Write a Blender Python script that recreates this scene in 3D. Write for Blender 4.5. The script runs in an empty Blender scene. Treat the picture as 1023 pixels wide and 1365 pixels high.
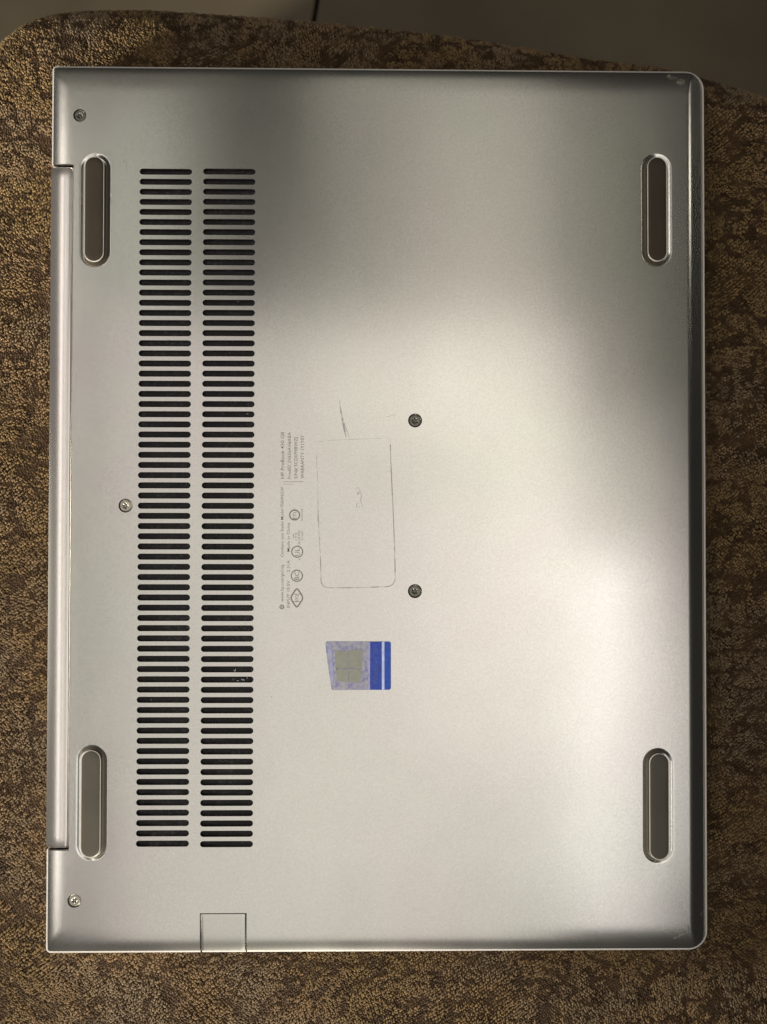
import bpy, bmesh, math, random
import numpy as np
from mathutils import Vector, Matrix, Euler
from mathutils.geometry import delaunay_2d_cdt
from mathutils import noise as mnoise

random.seed(7); np.random.seed(7)
S = bpy.context.scene
COL = S.collection
PI = math.pi

# ------------------------------------------------------------------ camera
F_PX, CX, CY = 1031.0, 511.5, 682.5
CAM_LOC = Vector((-0.00172964, -0.00550537, 0.27040608))
CAM_ROT = Euler((0.01353123, -0.01213105, 0.00163781), 'XYZ')
cam_d = bpy.data.cameras.new("camera")
cam = bpy.data.objects.new("camera", cam_d); COL.objects.link(cam)
cam.location = CAM_LOC; cam.rotation_euler = CAM_ROT
cam_d.sensor_fit = 'VERTICAL'; cam_d.sensor_height = 36; cam_d.sensor_width = 27
cam_d.lens = F_PX / 1365 * 36
cam_d.clip_start = 0.01; cam_d.clip_end = 50
cam_d.dof.use_dof = True; cam_d.dof.focus_distance = 0.268; cam_d.dof.aperture_fstop = 9.0
S.camera = cam
CM = CAM_ROT.to_matrix()

# ------------------------------------------------------------------ world and lamps
W = bpy.data.worlds.new("World"); S.world = W; W.use_nodes = True
W.node_tree.nodes["Background"].inputs[0].default_value = (1.0, 0.95, 0.82, 1)
W.node_tree.nodes["Background"].inputs[1].default_value = 0.01
S.view_settings.view_transform = 'Standard'; S.view_settings.look = 'None'
S.view_settings.exposure = -0.05; S.view_settings.gamma = 1.0

def area(name, loc, target, sx, sy, power, col=(1, 1, 1), spread=180):
    l = bpy.data.lights.new(name, 'AREA'); l.shape = 'RECTANGLE'; l.size = sx; l.size_y = sy
    l.energy = power; l.color = col; l.spread = math.radians(spread)
    o = bpy.data.objects.new(name, l); COL.objects.link(o)
    o.location = loc
    d = Vector(target) - Vector(loc)
    if abs(d.x) + abs(d.y) > 1e-6: o.rotation_euler = d.to_track_quat('-Z', 'Y').to_euler()
    return o

LAMPS = [  # overhead ones: unseen light patches, added and shaped for the cover's reflections
    # location, target (None: straight down), size x, size y, power, colour, spread
    ((-0.065, -0.320, 1.000), None, 0.78, 1.29, 2.43, (1.0, 0.955, 0.905), 180),
    ((0.39, -0.39, 0.995), None, 0.13, 0.65, 0.389, (1.0, 0.98, 0.96), 180),
    ((0.195, -0.26, 0.990), None, 0.78, 0.65, 0.215, (1.0, 0.97, 0.94), 180),
    ((0.52, -0.39, 0.985), None, 0.13, 0.39, 0.064, (1.0, 0.98, 0.96), 180),
    ((-0.49, 0.735, 1.005), None, 0.46, 0.82, 0.155, (1.0, 0.96, 0.82), 180),
    ((0.27, 0.18, 1.010), None, 0.40, 1.12, 0.350, (1.0, 0.95, 0.83), 180),
    ((0.095, 0.60, 1.015), None, 0.40, 0.95, 0.400, (1.0, 0.96, 0.85), 180),
    ((-0.39, 0.52, 1.010), None, 0.13, 0.39, 0.076, (0.97, 0.98, 0.92), 180),
    ((0.35, 0.02, 0.980), None, 0.26, 0.30, 0.100, (1.0, 0.96, 0.90), 180),
    ((-0.65, 0.0, 1.000), None, 0.13, 1.40, 1.65, (1.0, 0.94, 0.89), 180),
    ((-0.05, -0.72, 0.15), (-0.08, -0.1, 0), 0.14, 0.10, 0.50, (1.0, 0.93, 0.82), 40),  # this and the next two: low unseen lights added to brighten the cushion
    ((-0.62, -0.2, 0.12), (-0.15, 0.13, 0), 0.10, 0.10, 0.54, (1.0, 0.93, 0.82), 40),
    ((-0.60, 0.0, 0.12), (0.10, -0.2, 0), 0.10, 0.10, 0.28, (1.0, 0.93, 0.82), 40),
    ((1.0, 0.67, 1.00), (0.1, 0.1, 0), 0.20, 0.16, 0.010, (1.0, 0.95, 0.82), 30),  # unseen light added for the highlight on the upper front bevel
]
for loc, tgt, sx, sy, pw, c, sprd in LAMPS:
    area("added_overhead_light" if tgt is None else "added_side_light", loc, tgt or (loc[0], loc[1], 0), sx, sy, pw, c, sprd)

# ------------------------------------------------------------------ helpers
def at(px, py, z=0.0018):
    """photo pixel -> point on the horizontal plane z"""
    d = CM @ Vector(((px - CX) / F_PX, -(py - CY) / F_PX, -1))
    t = (z - CAM_LOC.z) / d.z
    return CAM_LOC + d * t

def mat(name, color, rough=0.5, metal=0.0, spec=0.5, nscale=None, namt=0.0, bscale=None, bamt=0.0, ramt=0.0, detail=4):
    m = bpy.data.materials.new(name); m.use_nodes = True
    nt = m.node_tree; b = nt.nodes["Principled BSDF"]
    b.inputs["Base Color"].default_value = (*color, 1); b.inputs["Roughness"].default_value = rough
    b.inputs["Metallic"].default_value = metal; b.inputs["Specular IOR Level"].default_value = spec
    tc = nt.nodes.new("ShaderNodeTexCoord")
    if nscale:
        n = nt.nodes.new("ShaderNodeTexNoise"); n.inputs["Scale"].default_value = nscale; n.inputs["Detail"].default_value = detail
        nt.links.new(tc.outputs["Object"], n.inputs["Vector"])
        r = nt.nodes.new("ShaderNodeMapRange"); r.inputs[1].default_value = 0.3; r.inputs[2].default_value = 0.7
        r.inputs[3].default_value = 1 - namt; r.inputs[4].default_value = 1 + namt
        nt.links.new(n.outputs["Fac"], r.inputs[0])
        mx = nt.nodes.new("ShaderNodeVectorMath"); mx.operation = 'SCALE'
        mx.inputs[0].default_value = color
        nt.links.new(r.outputs[0], mx.inputs["Scale"]); nt.links.new(mx.outputs[0], b.inputs["Base Color"])
        if ramt:
            rr = nt.nodes.new("ShaderNodeMapRange"); rr.inputs[1].default_value = 0.3; rr.inputs[2].default_value = 0.7
            rr.inputs[3].default_value = rough - ramt; rr.inputs[4].default_value = rough + ramt
            nt.links.new(n.outputs["Fac"], rr.inputs[0]); nt.links.new(rr.outputs[0], b.inputs["Roughness"])
    if bscale:
        n2 = nt.nodes.new("ShaderNodeTexNoise"); n2.inputs["Scale"].default_value = bscale; n2.inputs["Detail"].default_value = 3
        nt.links.new(tc.outputs["Object"], n2.inputs["Vector"])
        bp = nt.nodes.new("ShaderNodeBump"); bp.inputs["Strength"].default_value = bamt; bp.inputs["Distance"].default_value = 0.0002
        nt.links.new(n2.outputs["Fac"], bp.inputs["Height"]); nt.links.new(bp.outputs[0], b.inputs["Normal"])
    return m

def silver_material(name, base, rough, grain, metal=0.8):
    """bead-blasted anodised aluminium: fine grain, faint hand marks, faint cast variation"""
    m = bpy.data.materials.new(name); m.use_nodes = True
    nt = m.node_tree; b = nt.nodes["Principled BSDF"]; L = nt.links.new
    b.inputs["Metallic"].default_value = metal
    tc = nt.nodes.new("ShaderNodeTexCoord")
    def nz(scale, detail=3, rot=None):
        n = nt.nodes.new("ShaderNodeTexNoise"); n.inputs["Scale"].default_value = scale; n.inputs["Detail"].default_value = detail
        if rot:
            mp = nt.nodes.new("ShaderNodeMapping"); mp.inputs["Scale"].default_value = rot
            L(tc.outputs["Object"], mp.inputs[0]); L(mp.outputs[0], n.inputs["Vector"])
        else: L(tc.outputs["Object"], n.inputs["Vector"])
        return n
    def mr(src, a, c, d, e):
        r = nt.nodes.new("ShaderNodeMapRange")
        for i, v in enumerate((a, c, d, e)): r.inputs[i + 1].default_value = v
        L(src, r.inputs[0]); return r.outputs[0]
    fine = nz(1500, 2); mid = nz(70, 5); big = nz(14, 3); smear = nz(30, 4, (1, 0.25, 1))
    def mul(a, c):
        n = nt.nodes.new("ShaderNodeMath"); n.operation = 'MULTIPLY'; L(a, n.inputs[0]); L(c, n.inputs[1]); return n.outputs[0]
    v = mul(mul(mr(fine.outputs[0], .3, .7, 1 - grain, 1 + grain), mr(mid.outputs[0], .3, .7, .985, 1.015)), mr(smear.outputs[0], .3, .7, .985, 1.015))
    ramp = nt.nodes.new("ShaderNodeValToRGB")
    ramp.color_ramp.elements[0].position = 0.35; ramp.color_ramp.elements[1].position = 0.65
    ramp.color_ramp.elements[0].color = (base[0] * .985, base[1] * 1.01, base[2] * .985, 1)
    ramp.color_ramp.elements[1].color = (base[0] * 1.015, base[1] * .99, base[2] * 1.01, 1)
    L(big.outputs[0], ramp.inputs[0])
    sc = nt.nodes.new("ShaderNodeVectorMath"); sc.operation = 'SCALE'
    L(ramp.outputs[0], sc.inputs[0]); L(v, sc.inputs["Scale"]); L(sc.outputs[0], b.inputs["Base Color"])
    L(mr(smear.outputs[0], .3, .7, rough - .015, rough + .015), b.inputs["Roughness"])
    bp = nt.nodes.new("ShaderNodeBump"); bp.inputs["Strength"].default_value = 0.25; bp.inputs["Distance"].default_value = 0.00002
    L(nz(2600, 2).outputs[0], bp.inputs["Height"]); L(bp.outputs[0], b.inputs["Normal"])
    return m

SILVER = silver_material("anodised_silver", (0.715, 0.692, 0.64), 0.205, 0.05, 0.97)
SILVER_HINGE = silver_material("painted_hinge_silver", (0.78, 0.73, 0.69), 0.23, 0.02, 0.90)
RIM = silver_material("polished_edge", (0.82, 0.78, 0.73), 0.40, 0.01, 0.6)
WALL = mat("inner_dark_edge", (0.05, 0.045, 0.04), 0.6, 0.3)
FLAP = silver_material("flap_silver", (0.66, 0.64, 0.59), 0.23, 0.03, 0.96)
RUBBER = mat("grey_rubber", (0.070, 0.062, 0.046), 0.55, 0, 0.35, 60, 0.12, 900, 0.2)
RUBBER_LIP = mat("pale_foot_lip", (0.60, 0.57, 0.50), 0.45, 0.3)
SCREW = mat("dull_steel", (0.17, 0.165, 0.14), 0.42, 0.75, 0.5, 900, 0.25)
SCREW_L = mat("bright_steel", (0.36, 0.34, 0.29), 0.40, 0.8, 0.5, 900, 0.2)
BLACK = mat("recess_black", (0.02, 0.018, 0.015), 0.7)
PRINT = mat("grey_print", (0.21, 0.205, 0.19), 0.6, 0.0, 0.3, 900, 0.25)

def finish(o, parent=None, label=None, cat=None, group=None, kind=None):
    COL.objects.link(o)
    if parent is not None: o.parent = parent
    if label: o['label'] = label
    if cat: o['category'] = cat
    if group: o['group'] = group
    if kind: o['kind'] = kind
    return o

def mesh_obj(name, verts, faces, m, parent=None, smooth=False, **k):
    me = bpy.data.meshes.new(name); me.from_pydata([tuple(v) for v in verts], [], faces); me.update()
    me.materials.append(m)
    if smooth: me.polygons.foreach_set("use_smooth", [True] * len(me.polygons))
    o = bpy.data.objects.new(name, me)
    return finish(o, parent, **k)

# ------------------------------------------------------------------ laptop dimensions (metres)
LW, LH = 0.22905706, 0.308
XL, XR, YB, YT = -LW / 2, LW / 2, -LH / 2, LH / 2
PXM = 0.000262                     # one photo pixel on the laptop
HP = 0.0018                        # height of the flat panel over the rim
# notch for the hinge and for the network port flap
HN_X = at(96.0, 676, HP).x - 0.0002
HN_T = at(80, 218.0, 0.002).y; HN_B = at(75, 1134.5, 0.002).y
HN_X = (at(98.2, 260, HP).x + at(92.2, 1100, HP).x) / 2
FL_L = at(266.6, 1240, HP).x; FL_R = at(329.0, 1240, HP).x; FL_T = at(298, 1217.3, HP).y

def rrect(inset, rl, rr, hinge=True, flap=True, n=10, step=0.003, seg_only=False):
    """counter-clockwise outline of the case: small corners on the left, larger on the right"""
    x0, x1, y0, y1 = XL + inset, XR - inset, YB + inset, YT - inset
    P = []
    def line(a, b):
        L = math.dist(a, b); k = max(1, int(L / step))
        for i in range(k): P.append((a[0] + (b[0] - a[0]) * i / k, a[1] + (b[1] - a[1]) * i / k))
    def arc(cx, cy, r, a0, a1):
        for i in range(n): 
            a = a0 + (a1 - a0) * i / n; P.append((cx + r * math.cos(a), cy + r * math.sin(a)))
    rl = max(rl - inset, 0.0002); rr = max(rr - inset, 0.0004)
    arc(x0 + rl, y0 + rl, rl, PI, 1.5 * PI)
    if flap:
        line((x0 + rl, y0), (FL_L, y0)); line((FL_L, y0), (FL_L, FL_T)); line((FL_L, FL_T), (FL_R, FL_T)); line((FL_R, FL_T), (FL_R, y0)); line((FL_R, y0), (x1 - rr, y0))
    else: line((x0 + rl, y0), (x1 - rr, y0))
    arc(x1 - rr, y0 + rr, rr, 1.5 * PI, 2 * PI); line((x1, y0 + rr), (x1, y1 - rr))
    arc(x1 - rr, y1 - rr, rr, 0, .5 * PI); line((x1 - rr, y1), (x0 + rl, y1))
    arc(x0 + rl, y1 - rl, rl, .5 * PI, PI)
    if hinge:
        line((x0, y1 - rl), (x0, HN_T)); line((x0, HN_T), (HN_X, HN_T)); line((HN_X, HN_T), (HN_X, HN_B)); line((HN_X, HN_B), (x0, HN_B)); line((x0, HN_B), (x0, y0 + rl))
    else: line((x0, y1 - rl), (x0, y0 + rl))
    return P

R_L, R_R = 0.0016, 0.0066
INSET = 0.00085

def stadium(cx, cy, hw, hl, n=8, vertical=True):
    """points of a stadium, half width hw, half length hl"""
    P = []
    for i in range(n + 1):
        a = PI * i / n
        P.append((hw * math.cos(a), (hl - hw) + hw * math.sin(a)))
    for i in range(n + 1):
        a = PI + PI * i / n
        P.append((hw * math.cos(a), -(hl - hw) + hw * math.sin(a)))
    if not vertical: P = [(-y, x) for x, y in P]
    return [(cx + x, cy + y) for x, y in P]

# feet: foot pixel box and recess pixel box -> world
FOOT_HW, FOOT_HL = 0.00335, 0.0183
REC_HW, REC_HL = 0.0051, 0.0197
def rc(x0, x1, y0, y1): return at((x0 + x1) / 2, (y0 + y1) / 2, HP)
FEET = [rc(107, 147, 207, 353), rc(857, 893.5, 207, 353), rc(102.5, 142, 994, 1147), rc(859, 897, 998, 1150)]
FEET = [(p.x, p.y) for p in FEET]
SCREWS = [(106.6, 153.8, 8.6), (167.6, 674, 9.2), (553.6, 560.5, 9.3), (553.4, 788, 9.3), (99.3, 1200.9, 9.0)]
SCR = [(at(x, y, HP).x, at(x, y, HP).y, r * PXM) for x, y, r in SCREWS]
# vents
def col_geo(t, b): return at(*t, HP), at(*b, HP)
VA = (at(221.4, 228.9, HP), at(216.8, 1124.6, HP))
VB = (at(306.0, 228.7, HP), at(302.2, 1125.2, HP))
NV = 67
SL_HW, SL_HL = 4.05 * PXM, 34.7 * PXM
SLOTS = []
for a, b in (VA, VB):
    xx = (a.x + b.x) / 2
    for i in range(NV):
        t = i / (NV - 1); SLOTS.append((a.x + (b.x - a.x) * t, a.y + (b.y - a.y) * t))

# ------------------------------------------------------------------ height of the bottom cover
def cover_z(x, y):
    dr, dl, dt, db = XR - x, x - XL, YT - y, y - YB
    def cub(d, w, A, n=3): 
        return A * max(0.0, 1 - d / w) ** n
    # front bevel: planar chamfer with a soft shoulder
    w, A, s = 0.0067, 1.75e-3, 0.0020
    k = A / (w - s / 2)
    if dr > w: Dr = 0
    elif dr > w - s: Dr = k * (w - dr) ** 2 / (2 * s)
    else: Dr = k * (w - dr - s / 2)
    Dt = cub(dt, 0.0110, 0.85e-3); Db = cub(db, 0.0110, 1.0e-3); Dl = cub(dl, 0.0085, 0.6e-3)
    p = 2.6
    drop = (Dr ** p + Dt ** p + Db ** p + Dl ** p) ** (1 / p)
    drop = min(drop, 1.78e-3)
    for fx, fy in FEET:
        ax = abs(x - fx); ay = abs(y - fy)
        if ax < 0.008 and ay < 0.024:
            yy = max(0, ay - (REC_HL - REC_HW)); dd = math.hypot(ax, yy) - REC_HW     # <0 inside
            t = (0.0004 - dd) / 0.0017
            if t > 0:
                t = min(t, 1); drop += 0.00065 * t * t * (3 - 2 * t)
    return HP - drop

def cover_n(x, y):
    e = 2e-5
    gx = (cover_z(x + e, y) - cover_z(x - e, y)) / (2 * e); gy = (cover_z(x, y + e) - cover_z(x, y - e)) / (2 * e)
    return Vector((-gx, -gy, 1)).normalized()

def inside(poly, x, y):
    c = False; n = len(poly); j = n - 1
    for i in range(n):
        xi, yi = poly[i]; xj, yj = poly[j]
        if (yi > y) != (yj > y) and x < (xj - xi) * (y - yi) / (yj - yi) + xi: c = not c
        j = i
    return c

LAPTOP = bpy.data.objects.new("laptop", None); LAPTOP.location = (0, 0, 0)
finish(LAPTOP, label="silver laptop lying upside down on brown patterned cushion, showing its vented underside", cat="laptop")

def build_cover():
    outer = rrect(INSET, R_L, R_R, n=12, step=0.0015)
    loops = [outer]
    holes = []
    for x, y in SLOTS: holes.append(('s', stadium(x, y, SL_HW, SL_HL, 8, False)))
    for fx, fy in FEET: holes.append(('f', stadium(fx, fy, FOOT_HW + .0001, FOOT_HL + .0001, 14)))
    for x, y, r in SCR: holes.append(('c', [(x + r * math.cos(a * PI / 14), y + r * math.sin(a * PI / 14)) for a in range(28)]))
    pts = []; edges = []
    def add_loop(P):
        b = len(pts)
        pts.extend(Vector(p) for p in P)
        edges.extend((b + i, b + (i + 1) % len(P)) for i in range(len(P)))
    add_loop(outer)
    for _, h in holes: add_loop(h)
    # recess rings
    for fx, fy in FEET:
        for e in (-0.0012, -0.0008, -0.0004, 0.0, 0.0004):
            P = stadium(fx, fy, REC_HW + e, REC_HL + e, 14)
            add_loop(P)
    # bevel points
    def blocked(x, y):
        if x < HN_X + 0.0006 and HN_B - 0.0006 < y < HN_T + 0.0006: return True
        if y < FL_T + 0.0006 and FL_L - 0.0006 < x < FL_R + 0.0006: return True
        for fx, fy in FEET:
            if abs(x - fx) < 0.006 and abs(y - fy) < 0.0205: return True
        for sx, sy, r in SCR:
            if math.hypot(x - sx, y - sy) < r + 0.0004: return True
        return False
    for d in [0.0003 * k for k in range(1, 25)] + [.0082, .0092, .0105, .0125]:
        P = rrect(INSET + d, R_L, R_R, False, False, n=8, step=0.002)
        last = None; first = None
        for x, y in P:
            if blocked(x, y): last = None; continue
            pts.append(Vector((x, y))); k = len(pts) - 1
            if last is not None: edges.append((last, k))
            last = k
    vs, es, fs, *_ = delaunay_2d_cdt(pts, edges, [], 0, 1e-7)
    hp = [(min(p[0] for p in h), max(p[0] for p in h), min(p[1] for p in h), max(p[1] for p in h), h) for _, h in holes]
    keep = []
    for f in fs:
        cx = sum(vs[i].x for i in f) / len(f); cy = sum(vs[i].y for i in f) / len(f)
        if not inside(outer, cx, cy): continue
        bad = False
        for a, b, c, d, h in hp:
            if a < cx < b and c < cy < d and inside(h, cx, cy): bad = True; break
        if not bad: keep.append(tuple(f))
    V = [(v.x, v.y, cover_z(v.x, v.y)) for v in vs]
    N = [cover_n(v.x, v.y) for v in vs]
    # orient faces up
    K = []
    for f in keep:
        a, b, c = (vs[i] for i in f[:3])
        ar = (b.x - a.x) * (c.y - a.y) - (b.y - a.y) * (c.x - a.x)
        K.append(f if ar > 0 else tuple(reversed(f)))
    nf_top = len(K)
    mats = [0] * nf_top
    # walls: outline down to the gap, and thin hole walls
    def wall(P, depth, mi, out=False):
        b = len(V)
        n = len(P)
        for x, y in P: V.append((x, y, cover_z(x, y))); N.append(Vector((0, 0, 1)))
        for x, y in P: V.append((x, y, cover_z(x, y) - depth)); N.append(Vector((0, 0, 1)))
        for i in range(n):
            j = (i + 1) % n
            K.append((b + i, b + j, b + n + j, b + n + i) if not out else (b + j, b + i, b + n + i, b + n + j)); mats.append(mi)
    wall(outer, 0.0010, 0, True)
    for t, h in holes:
        wall(h, 0.0003 if t == 's' else 0.0009, 0)
    me = bpy.data.meshes.new("bottom_cover"); me.from_pydata(V, [], K); me.update()
    me.materials.append(SILVER); me.polygons.foreach_set("material_index", mats)
    sm = [i < nf_top for i in range(len(K))]
    me.polygons.foreach_set("use_smooth", sm)
    nl = []
    me.update()
    for pi_, p in enumerate(me.polygons):
        for li in p.loop_indices:
            nl.append(N[me.loops[li].vertex_index] if pi_ < nf_top else p.normal.copy())
    me.normals_split_custom_set(nl)
    o = bpy.data.objects.new("bottom_cover", me)
    finish(o, LAPTOP, label="silver bottom cover with bevelled edges and two columns of vent slots")
build_cover()

# slab from outline polygons at given (inset, z) levels
def slab(name, levels, m, cap_top=True, cap_bottom=True, smooth=False, hinge=True, flap=True, rl=R_L, rr=R_R, parent=LAPTOP, label=None):
    V = []; Fc = []
    for ins, z in levels:
        for x, y in rrect(ins, rl, rr, hinge, flap, n=12, step=1.0): V.append((x, y, z))
    n = len(V) // len(levels)
    for k in range(len(levels) - 1):
        for i in range(n):
            j = (i + 1) % n
            Fc.append((k * n + i, k * n + j, (k + 1) * n + j, (k + 1) * n + i))
    if cap_bottom: Fc.append(tuple(reversed(range(n))))
    if cap_top: Fc.append(tuple(range((len(levels) - 1) * n, len(levels) * n)))
    return mesh_obj(name, V, Fc, m, parent, smooth, label=label)

slab("deck_rim", [(0.0004, -0.0030), (0.0, -0.0026), (0.0, 0.00045), (0.00012, 0.00062), (0.00064, 0.00066), (0.00070, -0.0006)], RIM, cap_top=False, cap_bottom=True,
     label="bright polished rim of the keyboard deck around the cover")
slab("inner_frame", [(0.0007, -0.0025), (0.0007, -0.0009)], WALL, cap_bottom=False)
slab("display_lid", [(0.0015, -0.0130), (0.0006, -0.0122), (0.0005, -0.0042), (0.0010, -0.0036)], SILVER, hinge=False, flap=False, rr=0.0075)

# ------------------------------------------------------------------ vent slots: dark trays with fine mesh at the bottom
def vent_material():
    m = bpy.data.materials.new("dusty_black_mesh"); m.use_nodes = True
    nt = m.node_tree; b = nt.nodes["Principled BSDF"]; L = nt.links.new
    b.inputs["Roughness"].default_value = 0.55; b.inputs["Specular IOR Level"].default_value = 0.3
    tc = nt.nodes.new("ShaderNodeTexCoord"); oi = nt.nodes.new("ShaderNodeObjectInfo")
    add = nt.nodes.new("ShaderNodeVectorMath"); add.operation = 'ADD'
    L(tc.outputs["Object"], add.inputs[0]); L(oi.outputs["Location"], add.inputs[1])
    n = nt.nodes.new("ShaderNodeTexNoise"); n.inputs["Scale"].default_value = 900; n.inputs["Detail"].default_value = 3
    L(add.outputs[0], n.inputs["Vector"])
    n2 = nt.nodes.new("ShaderNodeTexNoise"); n2.inputs["Scale"].default_value = 60; n2.inputs["Detail"].default_value = 4
    L(add.outputs[0], n2.inputs["Vector"])
    r1 = nt.nodes.new("ShaderNodeValToRGB"); e = r1.color_ramp.elements
    e[0].position = 0.50; e[0].color = (0.008, 0.007, 0.008, 1); e[1].position = 0.85; e[1].color = (0.045, 0.042, 0.042, 1)
    L(n.outputs[0], r1.inputs[0])
    r2 = nt.nodes.new("ShaderNodeMapRange"); r2.inputs[1].default_value = .4; r2.inputs[2].default_value = .7; r2.inputs[3].default_value = .5; r2.inputs[4].default_value = 1.8
    L(n2.outputs[0], r2.inputs[0])
    sc = nt.nodes.new("ShaderNodeVectorMath"); sc.operation = 'SCALE'; L(r1.outputs[0], sc.inputs[0]); L(r2.outputs[0], sc.inputs["Scale"])
    L(sc.outputs[0], b.inputs["Base Color"])
    return m
VENT = vent_material()
def build_slots():
    V = []; Fc = []
    lv = [(0.00006, -0.0003, 1), (0.00006, -0.0013, 1)]
    for e, z, _ in lv:
        for x, y in stadium(0, 0, SL_HW + e, SL_HL + e, 8, False): V.append((x, y, z))
    n = len(V) // 2
    for i in range(n):
        j = (i + 1) % n; Fc.append((i, n + i, n + j, j))
    Fc.append(tuple(range(n, 2 * n)))
    me = bpy.data.meshes.new("vent_slot"); me.from_pydata(V, [], Fc); me.update(); me.materials.append(VENT)
    for x, y in SLOTS:
        o = bpy.data.objects.new("vent_slot", me); o.location = (x, y, HP)
        finish(o, LAPTOP)
build_slots()
# lint caught in the vents
def build_lint():
    V = []; Fc = []
    spots = [(306, 318, 1), (321, 385, .8), (318, 402, .7), (314, 894, 1.5), (320, 899, 1.3), (325, 906, 1.6), (318, 908, 1.2), (329, 903, .9), (312, 906, .8),
             (310, 886, .8), (331, 540, .8), (330, 552, 1), (275, 542, .9), (201, 933, .6), (296, 1014, .5), (305, 470, .5)]
    for px, py, s in spots:
        p = at(px, py, HP - 0.0006)
        for k in range(3):
            c = p + Vector((random.gauss(0, .0003), random.gauss(0, .0002), 0)); a = random.random() * PI
            l = 0.00028 * s * random.uniform(.5, 1.3); w = 0.00009 * s
            b = len(V)
            for sx, sy, sz in ((-1, 0, 0), (0, -1, 0), (1, 0, 0), (0, 1, 0), (0, 0, 1)):
                V.append((c.x + sx * l * math.cos(a) - sy * w * math.sin(a), c.y + sx * l * math.sin(a) + sy * w * math.cos(a), c.z + sz * 0.0001))
            for i in range(4): Fc.append((b + i, b + (i + 1) % 4, b + 4))
    mesh_obj("lint", V, Fc, mat("pale_lint", (0.45, 0.45, 0.48), 0.9), LAPTOP, kind="stuff")
build_lint()

# ------------------------------------------------------------------ rubber feet
def lofted(levels, n=14, cap=True):
    V = []; Fc = []
    for hw, hl, z in levels:
        for x, y in stadium(0, 0, hw, hl, n): V.append((x, y, z))
    k = len(V) // len(levels)
    for a in range(len(levels) - 1):
        for i in range(k):
            j = (i + 1) % k; Fc.append((a * k + i, a * k + j, (a + 1) * k + j, (a + 1) * k + i))
    if cap: Fc.append(tuple(range((len(levels) - 1) * k, len(levels) * k)))
    return V, Fc
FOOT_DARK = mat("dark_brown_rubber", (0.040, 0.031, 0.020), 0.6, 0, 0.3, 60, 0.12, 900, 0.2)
def build_feet():
    w, l = FOOT_HW, FOOT_HL
    proto = None
    for i, (fx, fy) in enumerate(FEET):
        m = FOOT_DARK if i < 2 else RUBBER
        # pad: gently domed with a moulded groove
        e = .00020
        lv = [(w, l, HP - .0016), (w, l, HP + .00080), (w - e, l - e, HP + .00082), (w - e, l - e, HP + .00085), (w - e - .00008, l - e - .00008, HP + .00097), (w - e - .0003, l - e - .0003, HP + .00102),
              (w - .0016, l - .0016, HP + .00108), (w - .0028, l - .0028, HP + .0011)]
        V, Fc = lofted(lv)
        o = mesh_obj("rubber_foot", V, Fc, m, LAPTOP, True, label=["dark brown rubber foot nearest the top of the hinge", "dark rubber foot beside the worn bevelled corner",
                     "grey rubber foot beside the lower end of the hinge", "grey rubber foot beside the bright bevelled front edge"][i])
        o.location = (fx, fy, 0)
        V, Fc = lofted([(w + .00003, l + .00003, HP + .00070), (w + .00003, l + .00003, HP + .00088), (w - .00004, l - .00004, HP + .00094), (w - .00018, l - .00018, HP + .00094), (w - .00024, l - .00024, HP + .0008)], cap=False)
        r = mesh_obj("foot_lip", V, Fc, RUBBER_LIP, o, True)
build_feet()
# (feet recess floor is part of the cover; close the hole under each foot)

# ------------------------------------------------------------------ screws
def build_screw(x, y, r, m, rot):
    V = []; Fc = []; n = 36
    def ring(fn, z): 
        b = len(V)
        for i in range(n):
            a = 2 * PI * i / n; q = fn(a); V.append((q * math.cos(a), q * math.sin(a), z))
        return b
    star = lambda a: r * (0.34 + 0.075 * math.cos(6 * a + rot))
    rs = [ring(lambda a: r * 0.995, -0.0010), ring(lambda a: r * 0.90, -0.00045), ring(lambda a: r * 0.86, -0.00022), ring(lambda a: r * 0.74, -0.00012),
          ring(lambda a: r * .52, -0.00014), ring(star, -0.00018), ring(lambda a: star(a) * .93, -0.0007)]
    for a, b in zip(rs, rs[1:]):
        for i in range(n):
            j = (i + 1) % n; Fc.append((a + i, a + j, b + j, b + i))
    o = mesh_obj("screw", V, Fc, m, LAPTOP, True); o.location = (x, y, HP)
    # well behind the head and bottom of the drive recess
    V2 = []; F2 = []
    for q, z in ((1.02, -0.0006), (1.02, -0.0011), (0.0, -0.0011)):
        for i in range(n): V2.append((r * q * math.cos(2 * PI * i / n), r * q * math.sin(2 * PI * i / n), z))
    for k in range(2):
        for i in range(n):
            j = (i + 1) % n; F2.append((k * n + i, (k + 1) * n + i, (k + 1) * n + j, k * n + j))
    mesh_obj("screw_well", V2, F2, BLACK, o)
    # floor of the drive socket and its centre pin
    V3 = [(0, 0, -0.00050)]; F3 = []
    for i in range(n): 
        a = 2 * PI * i / n; q = star(a) * .97; V3.append((q * math.cos(a), q * math.sin(a), -0.00062))
    for i in range(n): F3.append((0, 1 + i, 1 + (i + 1) % n))
    b = len(V3)
    for q, z in ((0.13, -0.0006), (0.11, -0.00024), (0.0, -0.00018)):
        for i in range(10): V3.append((r * q * math.cos(2 * PI * i / 10), r * q * math.sin(2 * PI * i / 10), z))
    for k in range(2):
        for i in range(10):
            j = (i + 1) % 10; F3.append((b + k * 10 + i, b + k * 10 + j, b + (k + 1) * 10 + j, b + (k + 1) * 10 + i))
    mesh_obj("drive_socket", V3, F3, m, o)
for i, (x, y, r) in enumerate(SCR):
    build_screw(x, y, r, SCREW if i in (0, 2, 3) else SCREW_L, i * 1.3)

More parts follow.
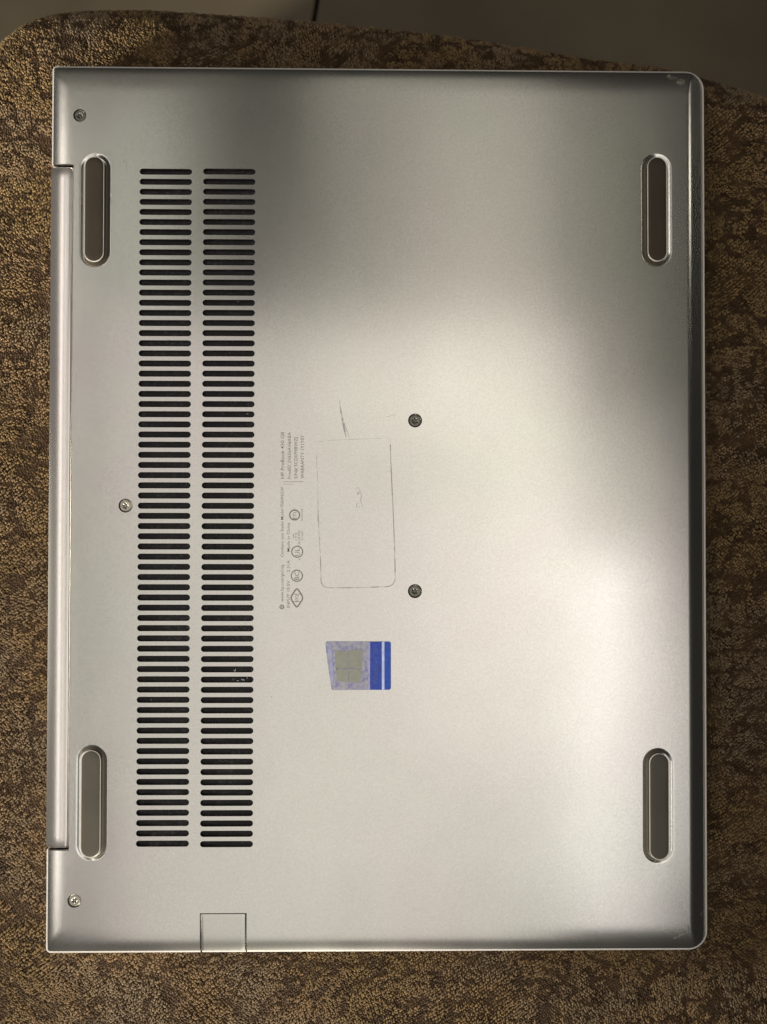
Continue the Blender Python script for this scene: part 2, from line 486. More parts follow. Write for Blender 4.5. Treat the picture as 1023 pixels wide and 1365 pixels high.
# ------------------------------------------------------------------ hinge cover
def build_hinge():
    y1, y0 = HN_T - 0.00095, HN_B + 0.0009
    xr = HN_X - 0.00030; xl = XL - 0.0001; wd = xr - xl
    prof = []
    # from the left side going up, over and down on the right
    n = 22; xc = xl + wd * .66; rad = wd * .66 / math.sin(math.radians(17)); top = HP - 0.0003
    x_a = xl; z_a = top - rad * (1 - math.cos(math.asin((xc - x_a) / rad)))
    prof.append((xl, z_a))
    for i in range(n + 1):
        x = x_a + (xc - x_a) * i / n; prof.append((x, top - rad * (1 - math.cos(math.asin((xc - x) / rad)))))
    for i in range(1, 9):
        t = i / 8; x = xc + (xr - xc) * t; prof.append((x, top + 0.00002 * math.sin(PI * t) - 0.0006 * max(0, t - .6) ** 2 / .16))
    prof.append((xr, -0.006)); prof.insert(0, (xl, -0.006))
    V = []; Fc = []
    ys = [y0, y0 + .0002, y0 + .0006] + list(np.linspace(y0 + .004, y1 - .004, 30)) + [y1 - .0006, y1 - .0002, y1]
    sc = [.95, .985, 1] + [1] * 30 + [1, .985, .95]
    mx = (xl + xr) / 2
    for y, s in zip(ys, sc):
        for x, z in prof: V.append((mx + (x - mx) * s, y, -0.006 + (z + 0.006) * s))
    k = len(prof)
    for a in range(len(ys) - 1):
        for i in range(k - 1):
            if i == 1: continue      # the side wall and the top meet in a crisp edge
            Fc.append((a * k + i, a * k + i + 1, (a + 1) * k + i + 1, (a + 1) * k + i))
    Fc.append(tuple(range(k))); Fc.append(tuple(reversed(range((len(ys) - 1) * k, len(ys) * k))))
    o = mesh_obj("hinge_cover", V, Fc, SILVER_HINGE, LAPTOP, True, label="long rounded silver hinge cover along the left edge")
    # a small dark speck
    p = at(93, 245, HP)
    V = [(p.x, p.y, 0.0019)]; Fc = []
    for i in range(8): V.append((p.x + .0003 * math.cos(i * PI / 4), p.y + .0004 * math.sin(i * PI / 4), 0.0012))
    for i in range(8): Fc.append((0, 1 + i, 1 + (i + 1) % 8))
build_hinge()

# ------------------------------------------------------------------ network port flap
def build_flap():
    xl, xr, yt = FL_L + 0.00026, FL_R - 0.00062, FL_T - 0.00042
    y0 = YB + INSET
    xs = np.linspace(xl, xr, 24); ys = [y0 + (yt - y0) * (i / 26) ** 1.3 for i in range(27)]
    V = []; N = []; Fc = []
    for y in ys:
        for x in xs:
            e = min(x - xl, xr - x, yt - y)
            z = cover_z(x, y) - 0.00008
            V.append((x, y, z - (0.00012 if e < 1e-7 else 0)))
    nx = len(xs)
    for j in range(len(ys) - 1):
        for i in range(nx - 1): Fc.append((j * nx + i, j * nx + i + 1, (j + 1) * nx + i + 1, (j + 1) * nx + i))
    per = [i for i in range(nx)] + [j * nx + nx - 1 for j in range(1, len(ys))] + [(len(ys) - 1) * nx + i for i in range(nx - 2, -1, -1)] + [j * nx for j in range(len(ys) - 2, 0, -1)]
    b = len(V)
    for q in per: V.append((V[q][0], V[q][1], V[q][2] - 0.003))
    m = len(per)
    b2 = len(V)
    for q in per: V.append((V[q][0], V[q][1], V[q][2] - 0.00002))
    for i in range(m):
        j = (i + 1) % m; Fc.append((b2 + j, b2 + i, b + i, b + j))
    o = mesh_obj("port_flap", V, Fc, FLAP, LAPTOP, True, label="rectangular fold-out flap of the network port in the lower edge")
    # its piece of the rim
    a0, a1 = FL_L + 0.0006, FL_R - 0.0004
    P = [(YB, -0.0026), (YB, .00045), (YB + .00012, .00062), (YB + .00064, .00066), (YB + .0007, -.0026)]
    V = [(x, y, z) for x in (a0, a1) for y, z in P]
    Fc = [(i, 5 + i, 5 + (i + 1) % 5, (i + 1) % 5) for i in range(5)] + [tuple(range(5)), tuple(range(9, 4, -1))]
    mesh_obj("flap_rim", V, Fc, RIM, o)
build_flap()

# ------------------------------------------------------------------ print on the cover
def text(name, s, px, py0, py1, h, m=PRINT, z=HP + 0.00003, parent=LAPTOP, label=None, both=True):
    """a line of print reading upward in the photo from pixel row py0 up to row py1; px is the column of its middle, h the cap height in pixels"""
    cu = bpy.data.curves.new(name, 'FONT'); cu.body = s; cu.align_x = 'LEFT'; cu.size = 1; cu.resolution_u = 2; cu.offset = 0.004
    to = bpy.data.objects.new(name, cu); COL.objects.link(to)
    dg = bpy.context.evaluated_depsgraph_get()
    me = bpy.data.meshes.new_from_object(to.evaluated_get(dg))
    bpy.data.objects.remove(to)
    co = np.empty(len(me.vertices) * 3); me.vertices.foreach_get("co", co); co = co.reshape(-1, 3)
    x0, x1 = co[:, 0].min(), co[:, 0].max()
    H = 0.70
    a = at(px + h / 2, py0, z); b = at(px + h / 2, py1, z)
    lx = (co[:, 0] - x0) / (x1 - x0)
    out = np.empty_like(co)
    out[:, 0] = a.x + (b.x - a.x) * lx - (co[:, 1] / H) * h * PXM
    out[:, 1] = a.y + (b.y - a.y) * lx
    out[:, 2] = z
    me.vertices.foreach_set("co", out.ravel()); me.update()
    me.materials.clear(); me.materials.append(m)
    me.name = name
    o = bpy.data.objects.new(name, me)
    return finish(o, parent, label=label)

text("printed_line", "HP ProBook 430 G8", 376.8, 638, 576, 4.6, label="model line of the grey print")
text("printed_line", "ProdID 2V656AV#ABA", 385.9, 638.5, 576, 4.5)
text("printed_line", "S/N# 5CD0998WZJ", 394.6, 638, 583, 4.4)
text("printed_line", "WARRANTY 1Y1Y0Y", 403.3, 638, 580, 4.5)
text("printed_line", "www.hp.com/go/reg      Contains one Radio Model 9560NGW", 376.2, 802, 649, 4.0)
text("printed_line", "INPUT 19.5V      2.31A      Made in China", 384.6, 810, 697, 3.9)

def ring_poly(cx, cy, r0, r1, n=28, z=HP + 0.00003):
    V = []; Fc = []
    for i in range(n):
        a = 2 * PI * i / n
        V.append((cx + r0 * math.cos(a), cy + r0 * math.sin(a), z)); V.append((cx + r1 * math.cos(a), cy + r1 * math.sin(a), z))
    for i in range(n):
        j = (i + 1) % n; Fc.append((2 * i, 2 * j, 2 * j + 1, 2 * i + 1))
    return V, Fc
def strip(pts, w, z=HP + 0.00003):
    """flat strip along pixel points; w in pixels (number or list)"""
    Q = [at(x, y, z) for x, y in pts]; V = []; Fc = []
    for i, q in enumerate(Q):
        a = Q[max(0, i - 1)]; b = Q[min(len(Q) - 1, i + 1)]; t = (b - a).normalized(); nrm = Vector((-t.y, t.x, 0))
        ww = (w[i] if isinstance(w, (list, tuple)) else w) * PXM / 2
        V += [tuple(q + nrm * ww), tuple(q - nrm * ww)]
    for i in range(len(Q) - 1): Fc.append((2 * i, 2 * i + 1, 2 * i + 3, 2 * i + 2))
    return V, Fc
def join(parts):
    V = []; Fc = []
    for v, f in parts:
        b = len(V); V += list(v); Fc += [tuple(b + i for i in q) for q in f]
    return V, Fc
def up(V, Fc):
    out = []
    for f in Fc:
        a, b, c = (V[i] for i in f[:3])
        ar = (b[0] - a[0]) * (c[1] - a[1]) - (b[1] - a[1]) * (c[0] - a[0])
        out.append(f if ar > 0 else tuple(reversed(f)))
    return V, out

def circle_mark(px, py, r, w=1.0):
    p = at(px, py, HP); return ring_poly(p.x, p.y, (r - w) * PXM, r * PXM)
# approval marks: each its own printed symbol
V, Fc = up(*join([circle_mark(376, 809, 3.2, 1.3), circle_mark(376, 809, 1.3, 0.8)])); mesh_obj("printed_symbol", V, Fc, PRINT, LAPTOP)
V, Fc = up(*circle_mark(393, 686.5, 7.4, 1.7)); sy = mesh_obj("printed_symbol", V, Fc, PRINT, LAPTOP, label="round mark at the top of the symbol row")
text("symbol_letters", "ETL", 393, 692, 681, 4.4, parent=sy); text("symbol_letters", "c", 392, 681, 677.5, 2.6, parent=sy); text("symbol_letters", "Intertek", 402.5, 694, 678, 2.4, parent=sy)
V, Fc = up(*circle_mark(396.5, 735.5, 8.0, 1.5)); sy = mesh_obj("printed_symbol", V, Fc, PRINT, LAPTOP, label="round mark with slanted letters, below the first")
text("symbol_letters", "UL", 396.5, 741, 730.5, 6.0, parent=sy); text("symbol_letters", "c", 399, 747, 744, 3, parent=sy); text("symbol_letters", "US", 399, 727, 722, 3.2, parent=sy)
text("symbol_letters", "LISTED", 399, 721, 707, 2.8, parent=sy); text("symbol_letters", "I.T.E.", 395, 720, 709, 2.4, parent=sy); text("symbol_letters", "E173569", 403.2, 720, 708, 2.2, parent=sy); text("symbol_letters", "23EE", 391.5, 718, 711, 2, parent=sy)
V, Fc = up(*circle_mark(396, 767.5, 8.2, 1.5)); sy = mesh_obj("printed_symbol", V, Fc, PRINT, LAPTOP, label="round mark with two block letters")
text("symbol_letters", "BC", 396, 773, 762, 6.4, parent=sy)
pts = []
for i in range(33):
    t = 2 * PI * i / 32; rx, ry = 7.6, 12.0
    s = math.sin(t); c = math.cos(t)
    pts.append((396 + rx * math.copysign(abs(c) ** 1.15, c), 797 + (7.5 * s + (ry - 7.5) * math.copysign(abs(s) ** 6, s))))
V, Fc = up(*join([strip(pts, 1.9), strip([(391.5, 792), (400.5, 792)], .7), strip([(391.5, 802), (400.5, 802)], .7)])); sy = mesh_obj("printed_symbol", V, Fc, PRINT, LAPTOP, label="pointed oval mark at the bottom of the symbol row")
text("symbol_letters", "NYCE", 396, 802, 792.5, 4.2, parent=sy)
V, Fc = up(*join([strip([(377, 642.4), (405, 642.0)], .55), strip([(379, 645.6), (391, 645.4)], .45)])); mesh_obj("printed_rule", V, Fc, PRINT, LAPTOP)

# ------------------------------------------------------------------ marks of wear (worn material with broken cover)
def worn(name, col, thresh, scale, rough=0.6, alpha=0.8):
    m = bpy.data.materials.new(name); m.use_nodes = True; nt = m.node_tree; b = nt.nodes["Principled BSDF"]
    b.inputs["Base Color"].default_value = (*col, 1); b.inputs["Roughness"].default_value = rough; b.inputs["Specular IOR Level"].default_value = .3
    tc = nt.nodes.new("ShaderNodeTexCoord"); n = nt.nodes.new("ShaderNodeTexNoise"); n.inputs["Scale"].default_value = scale; n.inputs["Detail"].default_value = 5
    nt.links.new(tc.outputs["Object"], n.inputs["Vector"])
    r = nt.nodes.new("ShaderNodeMapRange"); r.inputs[1].default_value = thresh - .12; r.inputs[2].default_value = thresh + .12; r.inputs[3].default_value = 0; r.inputs[4].default_value = alpha
    nt.links.new(n.outputs[0], r.inputs[0]); nt.links.new(r.outputs[0], b.inputs["Alpha"])
    return m
RES = worn("label_residue", (0.22, 0.19, 0.16), .46, 260, alpha=.42)
PEN = worn("bluish_scratch", (0.20, 0.20, 0.26), .42, 500, alpha=.38)
FAINT = worn("faint_rub", (0.40, 0.38, 0.35), .5, 400, alpha=.32)
SCUFF = worn("bare_scuff", (0.45, 0.42, 0.36), .56, 1600, .5, alpha=.4)
DSCUFF = worn("dark_scuff", (0.22, 0.22, 0.20), .45, 500, alpha=.8)
def arcpx(cx, cy, r, a0, a1, n=8): return [(cx + r * math.cos(math.radians(a0 + (a1 - a0) * i / n)), cy + r * math.sin(math.radians(a0 + (a1 - a0) * i / n))) for i in range(n + 1)]
Z2 = HP + 0.00002
left = [(422 + (428.0 - 422) * t + .4 * math.sin(9 * t), 606 + (772 - 606) * t) for t in np.linspace(0, 1, 14)]
right = [(527.2 - (527.2 - 521) * t + .5 * math.sin(5 * t), 772 - (772 - 592) * t) for t in np.linspace(0, 1, 14)]
outl = left + arcpx(438, 773.5, 10, 180, 90, 6)[1:] + [(460, 783.6), (490, 783)] + arcpx(516, 771, 11, 80, 0, 6) + right[1:]
V, Fc = up(*strip(outl, [.5 + .9 * min(1, i / 14) * random.uniform(.7, 1.2) for i in range(len(outl))], Z2))
mesh_obj("residue_outline", V, Fc, RES, LAPTOP, label="brownish rounded outline left where a label was peeled off")
V, Fc = up(*join([strip([(424, 589), (440, 587), (470, 585.5), (500, 584.5), (519, 584)], .7, Z2), strip([(521, 590), (520, 586), (517, 584)], .5, Z2)]))
mesh_obj("residue_edge", V, Fc, FAINT, LAPTOP)
V, Fc = up(*join([strip([(452.5, 531), (453.5, 541), (455.5, 553), (458, 565), (460, 576), (462, 583)], [.5, 1.0, 2.2, 2.8, 2.2, 1.0], Z2 + 5e-6), strip([(458, 560), (462, 572), (466, 583)], [.3, .9, .6], Z2 + 1e-5)]))
mesh_obj("scratch", V, Fc, PEN, LAPTOP, label="short bluish scratch above the peeled label outline")
scr = [strip([(474, 651), (478, 650), (480, 653), (479, 658), (476, 660)], .8, Z2), strip([(480, 653), (482, 660), (481, 668), (484, 676)], .9, Z2), strip([(478, 670), (475, 673), (476, 677), (480, 675)], .7, Z2), strip([(477, 656), (478, 658)], 2.0, Z2 + 5e-6)]
V, Fc = up(*join(scr)); mesh_obj("scribble", V, Fc, RES, LAPTOP)
V, Fc = up(*join([strip([(424, 678), (424, 695), (427, 697), (430, 697)], 1.0, Z2), strip([(518, 629), (523, 628)], 1.3, Z2), strip([(446, 637), (447, 646)], .8, Z2)])); mesh_obj("rub_mark", V, Fc, FAINT, LAPTOP)
arcs = [strip([(165, 205), (166, 218)], 1.0, Z2), strip([(168, 195), (169, 230)], .5, Z2), strip([(139, 100), (140, 106)], 1.2, Z2), strip([(361, 928), (363, 930)], 1.2, Z2 + 4e-6),
        strip([(515, 556), (530, 552)], .5, Z2), strip([(400, 512), (408, 510)], .5, Z2)]
for q in arcs:
    V, Fc = up(*q); mesh_obj("hairline_scratch", V, Fc, FAINT, LAPTOP)
# scuffed corners, laid on the curved cover
def blob(cx, cy, rx, ry, rot, n=22, lift=0.00003):
    V = []; Fc = []
    c = at(cx, cy, HP)
    rings = 5
    V.append((c.x, c.y, cover_z(c.x, c.y) + lift))
    rad = [random.uniform(.6, 1.2) for _ in range(n)]
    for k in range(1, rings + 1):
        for i in range(n):
            a = 2 * PI * i / n; q = k / rings * rad[i]
            x = math.cos(a) * rx * q; y = math.sin(a) * ry * q
            X = c.x + (x * math.cos(rot) - y * math.sin(rot)) * PXM; Y = c.y + (x * math.sin(rot) + y * math.cos(rot)) * PXM
            V.append((X, Y, cover_z(X, Y) + lift))
    for i in range(n): Fc.append((0, 1 + i, 1 + (i + 1) % n))
    for k in range(rings - 1):
        for i in range(n):
            j = (i + 1) % n; Fc.append((1 + k * n + i, 1 + (k + 1) * n + i, 1 + (k + 1) * n + j, 1 + k * n + j))
    return V, Fc
V, Fc = up(*join([blob(898, 103, 9, 3.2, -.3), blob(908, 109, 7, 5, .5, lift=.00004), blob(893, 101, 4, 2.5, .2, lift=.00005)])); mesh_obj("corner_scuff", V, Fc, SCUFF, LAPTOP, label="pale scuff on the upper front corner")
V, Fc = up(*join([blob(908, 1246, 8, 2.4, .5), blob(902, 1250, 6, 1.6, .2, lift=.00004), blob(918, 1238, 1.5, 6, .1)])); mesh_obj("corner_scuff", V, Fc, DSCUFF, LAPTOP, label="dark scuff on the lower front corner")
V, Fc = up(*blob(937, 1220, 2.2, 2.8, 0)); mesh_obj("edge_nick", V, Fc, SCUFF, LAPTOP)
V, Fc = up(*join([blob(923, 245, .8, 1.5, 0), blob(925, 252, .8, 1.6, 0), blob(924, 238, .6, 1.2, 0)])); mesh_obj("edge_nick", V, Fc, DSCUFF, LAPTOP)

# ------------------------------------------------------------------ sticker
def sticker_mat():
    m = bpy.data.materials.new("worn_lavender_foil"); m.use_nodes = True; nt = m.node_tree; b = nt.nodes["Principled BSDF"]; L = nt.links.new
    b.inputs["Roughness"].default_value = .45; b.inputs["Metallic"].default_value = .25
    tc = nt.nodes.new("ShaderNodeTexCoord")
    n = nt.nodes.new("ShaderNodeTexNoise"); n.inputs["Scale"].default_value = 800; n.inputs["Detail"].default_value = 5; n.inputs["Roughness"].default_value = .6
    L(tc.outputs["Object"], n.inputs["Vector"])
    r = nt.nodes.new("ShaderNodeValToRGB"); e = r.color_ramp.elements
    e[0].position = .36; e[0].color = (.22, .22, .40, 1); e[1].position = .66; e[1].color = (.42, .42, .41, 1)
    x = e.new(.5); x.color = (.34, .34, .43, 1)
    L(n.outputs[0], r.inputs[0]); L(r.outputs[0], b.inputs["Base Color"])
    return m
def poly(pts, z): return [tuple(at(x, y, z)) for x, y in pts]
def flat(name, pts, z, m, parent, th=0.00008, label=None):
    T = poly(pts, z); n = len(T)
    if sum(T[i][0] * T[(i + 1) % n][1] - T[(i + 1) % n][0] * T[i][1] for i in range(n)) < 0: T = T[::-1]
    V = T + [(x, y, zz - th) for x, y, zz in T]
    Fc = [tuple(range(n))] + [(i, n + i, n + (i + 1) % n, (i + 1) % n) for i in range(n)]
    return mesh_obj(name, V, Fc, m, parent, label=label)
ZS = HP + 0.00010
outl = arcpx(437, 857.8, 3, 180, 270, 4) + arcpx(518.5, 858, 3, 270, 360, 4) + arcpx(518.5, 916.6, 3, 0, 90, 4) + arcpx(444.8, 916.9, 3, 90, 175, 4) + [(439.8, 902), (437.2, 885), (435.2, 870)]
st = flat("windows_sticker".replace("windows_", "licence_"), outl, ZS, sticker_mat(), LAPTOP, label="small worn lavender and blue square sticker with a four pane window emblem")
BLUE = mat("blue_print", (0.011, 0.066, 0.42), 0.35, 0, .5, 700, .22)
BLUE2 = mat("worn_blue_print", (0.022, 0.056, 0.38), 0.45, 0, .5, 900, .30)
PALE = mat("pale_line", (0.50, 0.60, 0.90), 0.4, 0, .5, 500, .15)
LAV = mat("lavender_fade", (0.36, 0.36, 0.56), 0.45, 0.1, .5, 500, .18)
PANE = mat("grey_pane", (0.30, 0.305, 0.26), 0.5, 0.2, .4, 500, .08)
ze = 0.00003
flat("blue_band", [(493.8, 855.3), (509.2, 855.2), (509.2, 919.5), (493.6, 919.3)], ZS + ze, BLUE2, st, ze)
flat("blue_band", [(512.8, 855.2), (518.5, 855.2), (520.6, 856.3), (521.2, 858), (521.2, 916.6), (520.5, 918.6), (518.5, 919.4), (512.8, 919.4)], ZS + ze, BLUE, st, ze)
flat("white_line", [(509.3, 855.4), (512.7, 855.4), (512.7, 919.2), (509.3, 919.2)], ZS + ze, PALE, st, ze)
flat("pale_strip", [(490.8, 856), (493.4, 856), (493.2, 918.6), (491, 918.6)], ZS + ze, LAV, st, ze)
flat("faded_edge", [(437.2, 858), (441.5, 857), (446, 912), (442, 914)], ZS + ze, LAV, st, ze)
g = .9
for q in ([(446.5, 867.5), (464.4, 868), (464.4, 890.9), (447.5, 891.2)], [(465.0, 867), (483.5, 865.5), (482.5, 891.2), (465.0, 891.0)],
          [(448, 892.4), (464.2, 892.2), (464.2, 909), (449.5, 908)], [(465.4, 892.2), (482.3, 892), (480.5, 910), (465.4, 909.5)]):
    flat("emblem_pane", q, ZS + ze, PANE, st, ze)
CROSS = mat("emblem_gap", (0.25, 0.26, 0.30), .5, 0.1, .4, 900, .2)
flat("emblem_gap", [(464.1, 884), (465.5, 884), (465.5, 909), (464.1, 909)], ZS + 1.6 * ze, CROSS, st, ze)
flat("emblem_gap", [(448, 891.0), (471, 890.8), (471, 892.6), (448, 892.8)], ZS + 2 * ze, CROSS, st, ze)
text("band_text", "Windows 10", 500.8, 912, 864, 6.5, mat("faint_blue_print", (0.07, 0.11, 0.38), .5), ZS + 2 * ze, st)

# ------------------------------------------------------------------ cushion
ZC = -0.0132
OUT = [(-55, 150), (-28, 92), (-8, 62), (10, 47), (30, 32), (52, 22), (80, 15), (120, 11), (200, 10), (260, 14), (330, 19), (400, 24), (500, 33), (640, 50), (780, 74), (880, 86), (950, 104), (1023, 127),
       (1120, 166), (1200, 240), (1230, 400), (1240, 1700), (-200, 1700), (-200, 500), (-120, 260)]
OUTW = np.array([tuple(at(x, y, ZC - 0.009))[:2] for x, y in OUT])
def sdf(X, Y):
    """signed distance to the cushion outline, positive inside"""
    P = np.stack([X, Y], -1); n = len(OUTW); d = np.full(X.shape, 1e9); ins = np.zeros(X.shape, bool)
    for i in range(n):
        a = OUTW[i]; b = OUTW[(i + 1) % n]; ab = b - a
        t = np.clip(((P - a) @ ab) / (ab @ ab), 0, 1)
        d = np.minimum(d, np.hypot(P[..., 0] - a[0] - t * ab[0], P[..., 1] - a[1] - t * ab[1]))
        cond = (a[1] > Y) != (b[1] > Y)
        with np.errstate(divide='ignore', invalid='ignore'):
            xi = (b[0] - a[0]) * (Y - a[1]) / (b[1] - a[1]) + a[0]
        ins ^= cond & (X < xi)
    return np.where(ins, d, -d)
_tab = np.random.RandomState(3).rand(256, 256)
def vnoise(X, Y):
    xi = np.floor(X).astype(int); yi = np.floor(Y).astype(int); fx = X - xi; fy = Y - yi
    fx = fx * fx * (3 - 2 * fx); fy = fy * fy * (3 - 2 * fy)
    g = lambda a, b: _tab[a % 256, b % 256]
    return (g(xi, yi) * (1 - fx) + g(xi + 1, yi) * fx) * (1 - fy) + (g(xi, yi + 1) * (1 - fx) + g(xi + 1, yi + 1) * fx) * fy
def fbm(X, Y, o=3):
    s = 0; a = .5; t = 0
    for k in range(o): s = s + a * vnoise(X * 2 ** k + 17.3 * k, Y * 2 ** k + 5.1 * k); t += a; a *= .5
    return s / t
RC = 0.016
def cush_z(X, Y, s=None):
    if s is None: s = sdf(X, Y)
    q = np.clip((RC - s) / RC, 0, 1)
    z = ZC - RC * (1 - np.sqrt(np.clip(1 - q * q, 0, 1)))
    return z + 0.0012 * (fbm(X * 22, Y * 22, 2) - .5) * np.clip(s / .01, 0, 1)
FLOOR_Z = -0.11
def build_cushion():
    st_ = 0.0025
    x0, y1 = OUTW[:, 0].min(), OUTW[:, 1].max(); x1, y0 = OUTW[:, 0].max(), OUTW[:, 1].min()
    xs = np.arange(x0 - .004, x1 + .006, st_); ys = np.arange(max(y0, -.30) - .004, y1 + .006, st_)
    X, Y = np.meshgrid(xs, ys); s = sdf(X, Y); Z = cush_z(X, Y, s)
    # just outside: slide the point back onto the outline and hang it down to the floor
    Z = np.where(s < 0, ZC - RC, Z)
    nx = len(xs); V = np.stack([X, Y, Z], -1).reshape(-1, 3)
    keep = (s > -st_ * 1.0)
    Fc = []
    for j in range(len(ys) - 1):
        for i in range(nx - 1):
            if keep[j, i] and keep[j, i + 1] and keep[j + 1, i] and keep[j + 1, i + 1]:
                Fc.append((j * nx + i, j * nx + i + 1, (j + 1) * nx + i + 1, (j + 1) * nx + i))
    me_m = mat("brown_backing", (0.060, 0.036, 0.016), 0.95, 0, .1, 160, .6, 900, 1.0)
    root = bpy.data.objects.new("cushion", None); root.location = (0, 0, FLOOR_Z)
    finish(root, label="brown and tan patterned chenille cushion with a rounded edge, underneath the laptop", cat="cushion")
    off = Vector((0, 0, -FLOOR_Z))
    o = mesh_obj("cushion_top", V - np.array([0, 0, FLOOR_Z]), Fc, me_m, root, True)
    # side band down to the floor
    n = len(OUTW); V = []; Fc = []
    for z in (ZC - RC + .002, ZC - 0.04, FLOOR_Z + .002):
        for x, y in OUTW: V.append((x, y, z - FLOOR_Z))
    for k in range(2):
        for i in range(n):
            j = (i + 1) % n; Fc.append((k * n + i, k * n + j, (k + 1) * n + j, (k + 1) * n + i))
    mesh_obj("cushion_side", V, Fc, me_m, root, True)
    return root
CUSH = build_cushion()

def build_pile():
    pitch_r, pitch_a = 0.00098, 0.00086
    # candidate positions on a slightly warped grid of rows, diagonal like a twill
    xs0, xs1, ys0, ys1 = -.192, .192, -.222, .222
    ang = math.radians(33)
    ca, sa = math.cos(ang), math.sin(ang)
    R_ = .34
    A, B = np.meshgrid(np.arange(-R_, R_, pitch_a), np.arange(-R_, R_, pitch_r))
    B = B + 0; A = A + (np.arange(A.shape[0]) % 2)[:, None] * pitch_a / 2
    X = A * ca - B * sa; Y = A * sa + B * ca
    X = X.ravel(); Y = Y.ravel()
    k = (X > xs0) & (X < xs1) & (Y > ys0) & (Y < ys1); X = X[k]; Y = Y[k]
    # warp rows
    wx = (fbm(X * 30 + 9, Y * 30 + 3, 2) - .5) * .010; wy = (fbm(X * 30 + 71, Y * 30 + 33, 2) - .5) * .010
    X = X + wx + np.random.normal(0, .00018, X.shape); Y = Y + wy + np.random.normal(0, .00018, X.shape)
    k = ~((X > XL + .004) & (X < XR - .004) & (Y > YB + .004) & (Y < YT - .004)); X = X[k]; Y = Y[k]
    s = sdf(X, Y); k = s > 0.00005; X = X[k]; Y = Y[k]; s = s[k]
    n = len(X)
    # pattern: tan leafy patches divided by dark veins
    u, v = X * 1000, Y * 1000
    w1 = fbm(u / 8.5 + 3.3, v / 7 + 8.1, 3); w2 = fbm(u / 4.4 + 41, v / 3.8 + 12, 3)
    w3 = fbm(u / 2.2 + 91, v / 1.8 + 62, 2)
    ridge = 1 - np.abs(w1 - .5) * 11
    ridge2 = 1 - np.abs(w2 - .5) * 8
    dark = np.clip(ridge, 0, 1) * .95 + np.clip(ridge2, 0, 1) * .55 + (w3 - .5) * 1.0
    dark = np.clip((dark - .15) * 1.5, 0, 1)
    light = 1 - dark
    Z = cush_z(X, Y, s) - dark * .00015
    e = 1e-4
    gx = (cush_z(X + e, Y) - cush_z(X - e, Y)) / (2 * e); gy = (cush_z(X, Y + e) - cush_z(X, Y - e)) / (2 * e)
    gx = np.clip(gx, -3, 3); gy = np.clip(gy, -3, 3)
    nv = np.stack([-gx, -gy, np.ones(n)], -1); nv /= np.linalg.norm(nv, axis=1)[:, None]
    th = ang + PI / 2 + (fbm(X * 60 + 5, Y * 60 + 2, 2) - .5) * 3.4 + np.random.normal(0, .45, n)
    t = np.stack([np.cos(th), np.sin(th), np.zeros(n)], -1); t -= nv * (t * nv).sum(1)[:, None]; t /= np.linalg.norm(t, axis=1)[:, None]
    b = np.cross(nv, t)
    la = .00062 * np.random.uniform(.75, 1.25, n); lb = .00041 * np.random.uniform(.8, 1.2, n); lh = (.00042 + .00024 * light) * np.random.uniform(.7, 1.3, n)
    tilt = np.random.normal(0, .15, (n, 2)) + np.array([.25, .1])
    m = 5
    prof = [(1.0, -.25), (.78, .62)]
    VV = []
    P = np.stack([X, Y, Z], -1)
    for q, h in prof:
        for i in range(m):
            a = 2 * PI * i / m
            VV.append(P + t * (la * (q * math.cos(a)))[:, None] + b * (lb * q * math.sin(a))[:, None] + nv * (lh * h)[:, None] + (t * tilt[:, :1] + b * tilt[:, 1:]) * (lh * max(h, 0))[:, None])
    VV.append(P + nv * lh[:, None] + (t * tilt[:, :1] + b * tilt[:, 1:]) * lh[:, None])
    VV = np.stack(VV, 1)            # n,13,3
    fl = []
    for i in range(m):
        j = (i + 1) % m; fl += [(i, j, m + j), (i, m + j, m + i), (m + i, m + j, 2 * m)]
    fl = np.array(fl)
    nvert = 2 * m + 1
    faces = (fl[None] + (np.arange(n) * nvert)[:, None, None]).reshape(-1)
    me = bpy.data.meshes.new("chenille_pile")
    me.vertices.add(n * nvert); me.vertices.foreach_set("co", (VV - np.array([0, 0, FLOOR_Z])).astype(np.float32).ravel())
    nf = len(faces) // 3
    me.loops.add(nf * 3); me.loops.foreach_set("vertex_index", faces.astype(np.int32))
    me.polygons.add(nf); me.polygons.foreach_set("loop_start", (np.arange(nf) * 3).astype(np.int32)); me.polygons.foreach_set("loop_total", np.full(nf, 3, np.int32))
    me.update(calc_edges=True)
    me.polygons.foreach_set("use_smooth", np.ones(nf, bool))
    # dye colour
    tan = np.array([.255, .162, .078]); gold = np.array([.235, .152, .060]); drk = np.array([.046, .020, .0062]); gry = np.array([.225, .160, .092])
    hue = fbm(X * 45 + 50, Y * 45 + 20, 2)[:, None]
    lt = tan + (gold - tan) * np.clip((hue - .45) * 4, 0, 1) + (gry - tan) * np.clip((.5 - hue) * 4, 0, 1)
    c = drk + (lt - drk) * (light ** 1.1)[:, None]
    c = .72 * c * np.random.lognormal(0, .17, n)[:, None]
    ca_ = np.ones((n, nvert, 4), np.float32); ca_[:, :, :3] = c[:, None, :]
    at_ = me.color_attributes.new("dye", 'FLOAT_COLOR', 'POINT'); at_.data.foreach_set("color", ca_.ravel())
    mt = bpy.data.materials.new("chenille_yarn"); mt.use_nodes = True; nt = mt.node_tree; bs = nt.nodes["Principled BSDF"]
    an = nt.nodes.new("ShaderNodeAttribute"); an.attribute_name = "dye"
    nt.links.new(an.outputs["Color"], bs.inputs["Base Color"]); bs.inputs["Roughness"].default_value = .75; bs.inputs["Specular IOR Level"].default_value = .25
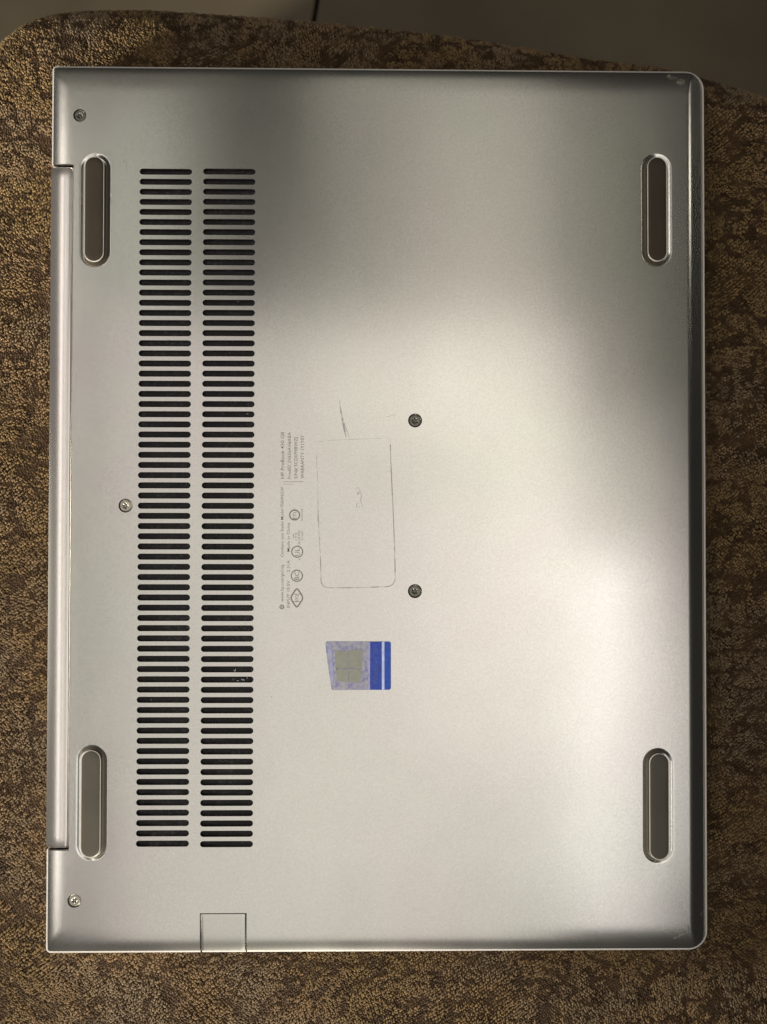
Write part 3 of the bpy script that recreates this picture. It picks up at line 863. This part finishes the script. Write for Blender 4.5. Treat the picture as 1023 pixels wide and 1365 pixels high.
    bs.inputs["Sheen Weight"].default_value = .25; bs.inputs["Sheen Roughness"].default_value = .5; bs.inputs["Sheen Tint"].default_value = (1, .8, .55, 1)
    me.materials.append(mt)
    o = bpy.data.objects.new("chenille_pile", me); finish(o, CUSH, kind="stuff")
    print("tufts", n)
build_pile()

# ------------------------------------------------------------------ tiled floor
def floor_mat():
    m = mat("brown_stone_tile", (0.125, 0.100, 0.064), 0.5, 0, .4, 9, .28, 160, .15, detail=7)
    return m
def build_floor():
    base = mesh_obj("floor", [(-1.6, -1.6, FLOOR_Z - .006), (1.6, -1.6, FLOOR_Z - .006), (1.6, 1.6, FLOOR_Z - .006), (-1.6, 1.6, FLOOR_Z - .006)], [(0, 1, 2, 3)],
                    mat("dark_grout", (0.018, 0.014, 0.010), .9), None, kind="structure", label="dark grout bed of the tiled floor")
    p0 = at(423, 0, FLOOR_Z); p1 = at(418.5, 26, FLOOR_Z)
    jx = p0.x; ang = math.atan2(p0.x - p1.x, p0.y - p1.y)
    T = 0.40; gap = 0.0010; bev = .0009
    V = []; Fc = []
    lv = [(0, -.006), (0, -bev * .7), (bev, 0)]
    for e, z in lv:
        for sx, sy in ((0, 0), (1, 0), (1, 1), (0, 1)): V.append((gap + e + (T - 2 * gap - 2 * e) * sx, gap + e + (T - 2 * gap - 2 * e) * sy, z))
    for k in range(2):
        for i in range(4):
            j = (i + 1) % 4; Fc.append((k * 4 + i, k * 4 + j, (k + 1) * 4 + j, (k + 1) * 4 + i))
    Fc.append((8, 9, 10, 11))
    me = bpy.data.meshes.new("tile"); me.from_pydata(V, [], Fc); me.update(); me.materials.append(floor_mat())
    M = Matrix.Rotation(-ang, 4, 'Z')
    for i in range(-3, 3):
        for j in range(-3, 3):
            o = bpy.data.objects.new("tile", me)
            q = M @ Vector((i * T, (j + .13) * T, 0))
            o.location = (jx + q.x, p0.y + q.y, FLOOR_Z); o.rotation_euler = (0, 0, -ang)
            finish(o, base)
            o.location = o.location - Vector((0, 0, 0))
build_floor()
